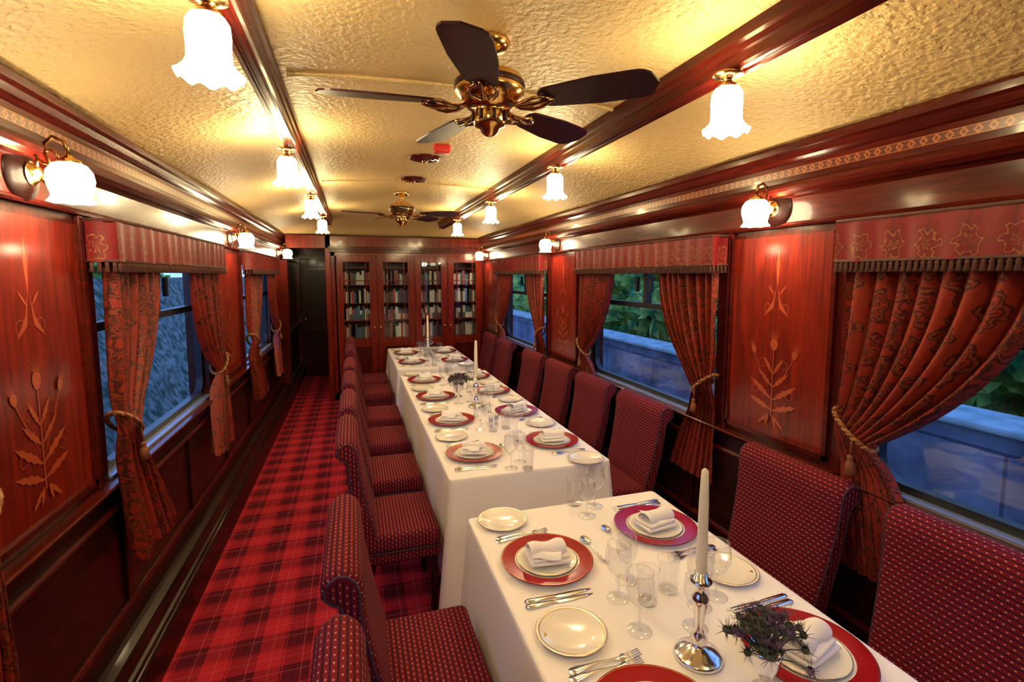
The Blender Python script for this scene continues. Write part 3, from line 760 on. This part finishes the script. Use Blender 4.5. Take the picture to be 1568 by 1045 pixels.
def knife():
    b=MB()
    pts=[(-.11,.006,.006),(-.10,.010,.008),(-.06,.008,.007),(-.02,.006,.006),(-.01,.006,.004),(0,.009,.003),(.05,.010,.0025),(.09,.008,.002),(.115,.0015,.002)]
    vs=[];n=len(pts)
    for x,w,h in pts: vs+=[(x,-w,.0),(x,w,0),(x,w*.8,h),(x,-w*.8,h)]
    fs=[(0,1,2,3),(4*n-4,4*n-1,4*n-2,4*n-3)]
    for i in range(n-1):
        for k in range(4): fs.append((4*i+k,4*i+4+k,4*i+4+(k+1)%4,4*i+(k+1)%4))
    b.add(vs,fs,'silver',True); return b
def spoon():
    b=MB(); b.tube([(-.085,0,.006),(-.04,0,.008),(.02,0,.011),(.045,0,.007)],lambda s:.0055-.0035*min(1,s*1.6),8,'silver')
    b.lathe([(0,0.0005),(.010,.001),(.016,.004),(.018,.008),(.0165,.008),(.0,.003)],20,'silver',tf=T((.068,0,.0))@Matrix.Diagonal((1.5,1,1,1))); return b
def rim(b,r,z): b.tube([(r*math.cos(a),r*math.sin(a),z) for a in [2*pi*i/28 for i in range(29)]],.0011,5,'glass',caps=False)
def wine(h=.178,R=.041):
    b=MB(); b.lathe([(0,.004),(.012,.005),(.033,.0015),(.035,0)],28,'glass'); rim(b,.0345,.0012)
    b.lathe([(.008,.004),(.0042,.012),(.004,h*.38),(.008,h*.42)],12,'glass')
    b.lathe([(.0,h*.41),(.012,h*.42),(R*.75,h*.52),(R,h*.67),(R*.97,h*.85),(R*.86,h)],32,'glass'); rim(b,R*.86,h)
    return b
def tumbler():
    b=MB(); b.lathe([(0,0),(.028,0),(.030,.004),(.034,.11)],32,'glass'); b.lathe([(.0285,.012),(0,.011)],32,'glass'); rim(b,.034,.11); rim(b,.0285,.002); return b
STORE={}
def place(builder,name,loc,rz=0):
    if name not in STORE: STORE[name]=builder().build(name,loc,rz); return STORE[name]
    return inst(STORE[name],loc,rz,name)
OBS=[]
CAND=[(.835,1.01),(.865,3.62),(.86,6.15)]
VASE=[(.915,.87),(.80,3.97)]
SHK=[(.84,3.1),(.89,3.14)]
for p in CAND: OBS.append((p[0],p[1],.064))
for p in VASE: OBS.append((p[0],p[1],.036))
for p in SHK: OBS.append((p[0],p[1],.019))
def free(x,y,r): return all(math.hypot(x-a,y-c)>r+q+.004 for a,c,q in OBS)
def put(builder,name,x,y,r,d):
    for dx,dy in ((0,0),(-.03,0),(0,.04),(0,-.04),(-.03,.05),(-.03,-.05),(.03,0),(.03,.05),(.03,-.05),(-.05,0),(0,.08),(0,-.08),(.05,.08),(.05,-.08)):
        xx,yy=x+d*dx,y+dy
        if free(xx,yy,r) and not any(math.hypot(xx-a,yy-c)<.16 for a,c in VASE):
            OBS.append((xx,yy,r)); place(builder,name,(xx,yy,ZT0)); return
def setting(edge,d,y):
    j=random.uniform
    rz=0 if d>0 else pi
    px=edge+d*.195
    place(plate_big,'presentation_plate',(px,y,ZT0),rz)
    place(napkin,'folded_napkin',(px,y,ZT0+.0205),rz+j(-.5,.5))
    OBS.append((px,y,.162))
    place(plate_side,'side_plate',(edge+d*.13,y+d*.325,ZT0),j(0,6)); OBS.append((edge+d*.13,y+d*.325,.102))
    for k in (0,1): place(fork,'dinner_fork',(edge+d*(.16+.01*k),y+d*(.180+.024*k),ZT0),rz+j(-.03,.03))
    for k in (0,1): place(knife,'dinner_knife',(edge+d*(.16-.005*k),y-d*(.180+.024*k),ZT0),rz+j(-.03,.03))
    sx,sy=edge+d*.385,y+d*.02
    if all(free(sx,sy+t,.014) for t in (-.08,-.04,0,.04,.08)):
        place(spoon,'dessert_spoon',(sx,sy,ZT0),rz+pi/2*d)
        for t in (-.08,-.04,0,.04,.08): OBS.append((sx,sy+t,.016))
SET=[(TX0,1,y) for y in (.86,1.53,2.63,3.30,4.0,4.68,5.72,6.42)]+[(TX1,-1,y) for y in (.93,1.62,2.70,3.38,4.06,4.72,5.72,6.42)]
for s_ in SET: setting(*s_)
for edge,d,y in SET:
    put(wine,'wine_glass',edge+d*.335,y-d*.245,.037,d)
    put(lambda:wine(.152,.035),'white_wine_glass',edge+d*.405,y-d*.175,.036,d)
    put(tumbler,'water_tumbler',edge+d*.41,y-d*.29,.035,d)
for x,y in ((1.05,1.20),(.74,1.14)): put(wine,'wine_glass',x,y,.037,1)
def candlestick():
    b=MB()
    b.lathe([(0,.0),(.060,0),(.062,.006),(.058,.012),(.045,.018),(.034,.026),(.020,.034),(.014,.045),(.022,.055),(.014,.066),(.010,.085),(.013,.11),(.019,.15),(.023,.165),(.015,.175),(.011,.19),(.016,.20),(.026,.208),(.028,.213),(.018,.217),(.015,.235),(.013,.236)],32,'silver')
    b.lathe([(.0135,.225),(.0135,.30),(.012,.42),(.009,.505),(.003,.512),(0,.512)],20,'candle')
    b.tube([(0,0,.51),(.001,0,.522)],.001,5,'black'); return b
for p in CAND: place(candlestick,'candlestick',(p[0],p[1],ZT0))
def vase():
    b=MB(); rnd=random.Random(3)
    b.lathe([(0,0),(.030,0),(.031,.005),(.012,.014),(.009,.03),(.018,.045),(.030,.07),(.036,.10),(.040,.115),(.037,.115),(.03,.08),(0,.05)],28,'silver')
    for i in range(50):
        a=rnd.uniform(0,2*pi); e=rnd.uniform(.05,1.35); r=rnd.uniform(.05,.085)
        tip=Vector((math.cos(a)*math.sin(e)*r*1.3,math.sin(a)*math.sin(e)*r*1.3,.115+math.cos(e)*r*.9))
        b.tube([(0,0,.09),tuple(tip*.6+Vector((0,0,.045))),tuple(tip)],.0016,5,'thistleg')
        k='thistle' if rnd.random()<.5 else 'thistleg'
        b.lathe([(0,-.008),(.008,-.004),(.009,.003),(.006,.008)],8,k,tf=T(tip))
        for q in range(22):
            dv=Vector((rnd.gauss(0,1),rnd.gauss(0,1),rnd.gauss(.4,1))).normalized()*rnd.uniform(.016,.032)
            b.tube([tuple(tip),tuple(tip+dv)],lambda s:.0014*(1-s*.8),3,k,caps=False)
    return b
for p in VASE: place(vase,'thistle_vase',(p[0],p[1],ZT0))
def shaker():
    b=MB(); b.lathe([(0,0),(.016,0),(.017,.004),(.012,.012),(.017,.03),(.015,.05),(.012,.054),(.014,.06),(.008,.07),(0,.073)],20,'silver'); return b
place(shaker,'salt_shaker',(*SHK[0],ZT0)); place(shaker,'pepper_shaker',(*SHK[1],ZT0))

# ------------------------------------------------------------------ exterior
b=MB()
b.box(3.9,4.3,-8,26,-1.3,.74,'stone'); b.box(3.86,4.34,-8,26,.74,.79,'coping')
b.build('platform_wall',bevel=.02)
b=MB(); b.box(-14,-1.1,-10,30,-1.5,-1.3,'bank'); b.box(2.0,16,-10,30,-1.5,-1.3,'bank'); b.build('ground_outside')
def bush(name,cx,cy,cz_,r,seed):
    bm=bmesh.new(); bmesh.ops.create_icosphere(bm,subdivisions=5,radius=1)
    for v in bm.verts:
        n=v.co.normalized(); q=noise.fractal(n*2.5+Vector((seed,0,0)),1,2,5)*.35+noise.noise(n*18+Vector((seed,3,0)))*.10
        v.co=n*(1+q); v.co.x*=r; v.co.y*=r; v.co.z*=r*1.05
    fs=[f for f in bm.faces]
    rnd=random.Random(seed)
    for f in fs:
        if rnd.random()<.45:
            c=f.calc_center_median(); s=.06+.09*rnd.random(); a=Vector((rnd.gauss(0,1),rnd.gauss(0,1),rnd.gauss(0,1))).normalized(); e=a.orthogonal().normalized(); g=f.normal*s*.8
            vv=[bm.verts.new(c+g-a*s),bm.verts.new(c+g+e*s*.45),bm.verts.new(c+g+a*s),bm.verts.new(c+g-e*s*.45)]
            bm.faces.new(vv)
    me=bpy.data.meshes.new(name); bm.to_mesh(me); bm.free(); me.materials.append(M['leaf'])
    o=bpy.data.objects.new(name,me); COL.objects.link(o); o.location=(cx,cy,cz_); return o
b1=bush('tree',7.5,0,1.0,2.2,1)
for i,(x,y,z,s) in enumerate(((7.2,3.6,.9,1),(7.8,7.0,1.1,1.1),(7.4,10.5,1.0,1),(7.9,14.5,1.4,1.3),(7.6,-3.5,1,1),(8.5,20,1.5,1.5),(-8.4,6.5,1.3,1.0),(-8.5,11.5,1.5,1.1),(-8.8,18,1.8,1.3))):
    n=inst(b1,(x,y,z),rz=i*1.3,name='tree'); n.scale=(s,s,s)
b=MB()
b.grid(lambda u,v:(-3.2-1.6*v-.10*noise.noise(Vector((u*36,v*3.15,0))*2.2),-8+36*u,-1.3+3.0*v),300,40,'bank')
b.build('embankment')

# ------------------------------------------------------------------ world, camera
w=bpy.data.worlds.new('World'); SC.world=w; w.use_nodes=True; nt=w.node_tree
bg=nt.nodes['Background']
tc=nt.nodes.new('ShaderNodeTexCoord'); sp=nt.nodes.new('ShaderNodeSeparateXYZ'); nt.links.new(tc.outputs['Generated'],sp.inputs[0])
r=ramp(nt,[(0,(.06,.10,.22)),(.5,(.22,.40,.80)),(.75,(.14,.28,.72)),(1,(.10,.22,.60))])
mr=nt.nodes.new('ShaderNodeMapRange'); mr.inputs['From Min'].default_value=-1; mr.inputs['From Max'].default_value=1
nt.links.new(sp.outputs[2],mr.inputs[0]); nt.links.new(mr.outputs[0],r.inputs[0]); nt.links.new(r.outputs[0],bg.inputs[0]); bg.inputs[1].default_value=2.5
f=760; ph=math.radians(5.5); th=math.atan((784-541)/f*math.cos(ph))
cam=bpy.data.cameras.new('camera'); o=bpy.data.objects.new('camera',cam); COL.objects.link(o); SC.camera=o
cam.sensor_width=36; cam.lens=36*f/1568; cam.shift_y=-27/1568; cam.clip_start=.02
o.location=(0,0,1.75); o.rotation_euler=(pi/2-ph,0,-th)
SC.view_settings.view_transform='Standard'
try: SC.view_settings.look='None'
except Exception: pass
SC.view_settings.exposure=0.22
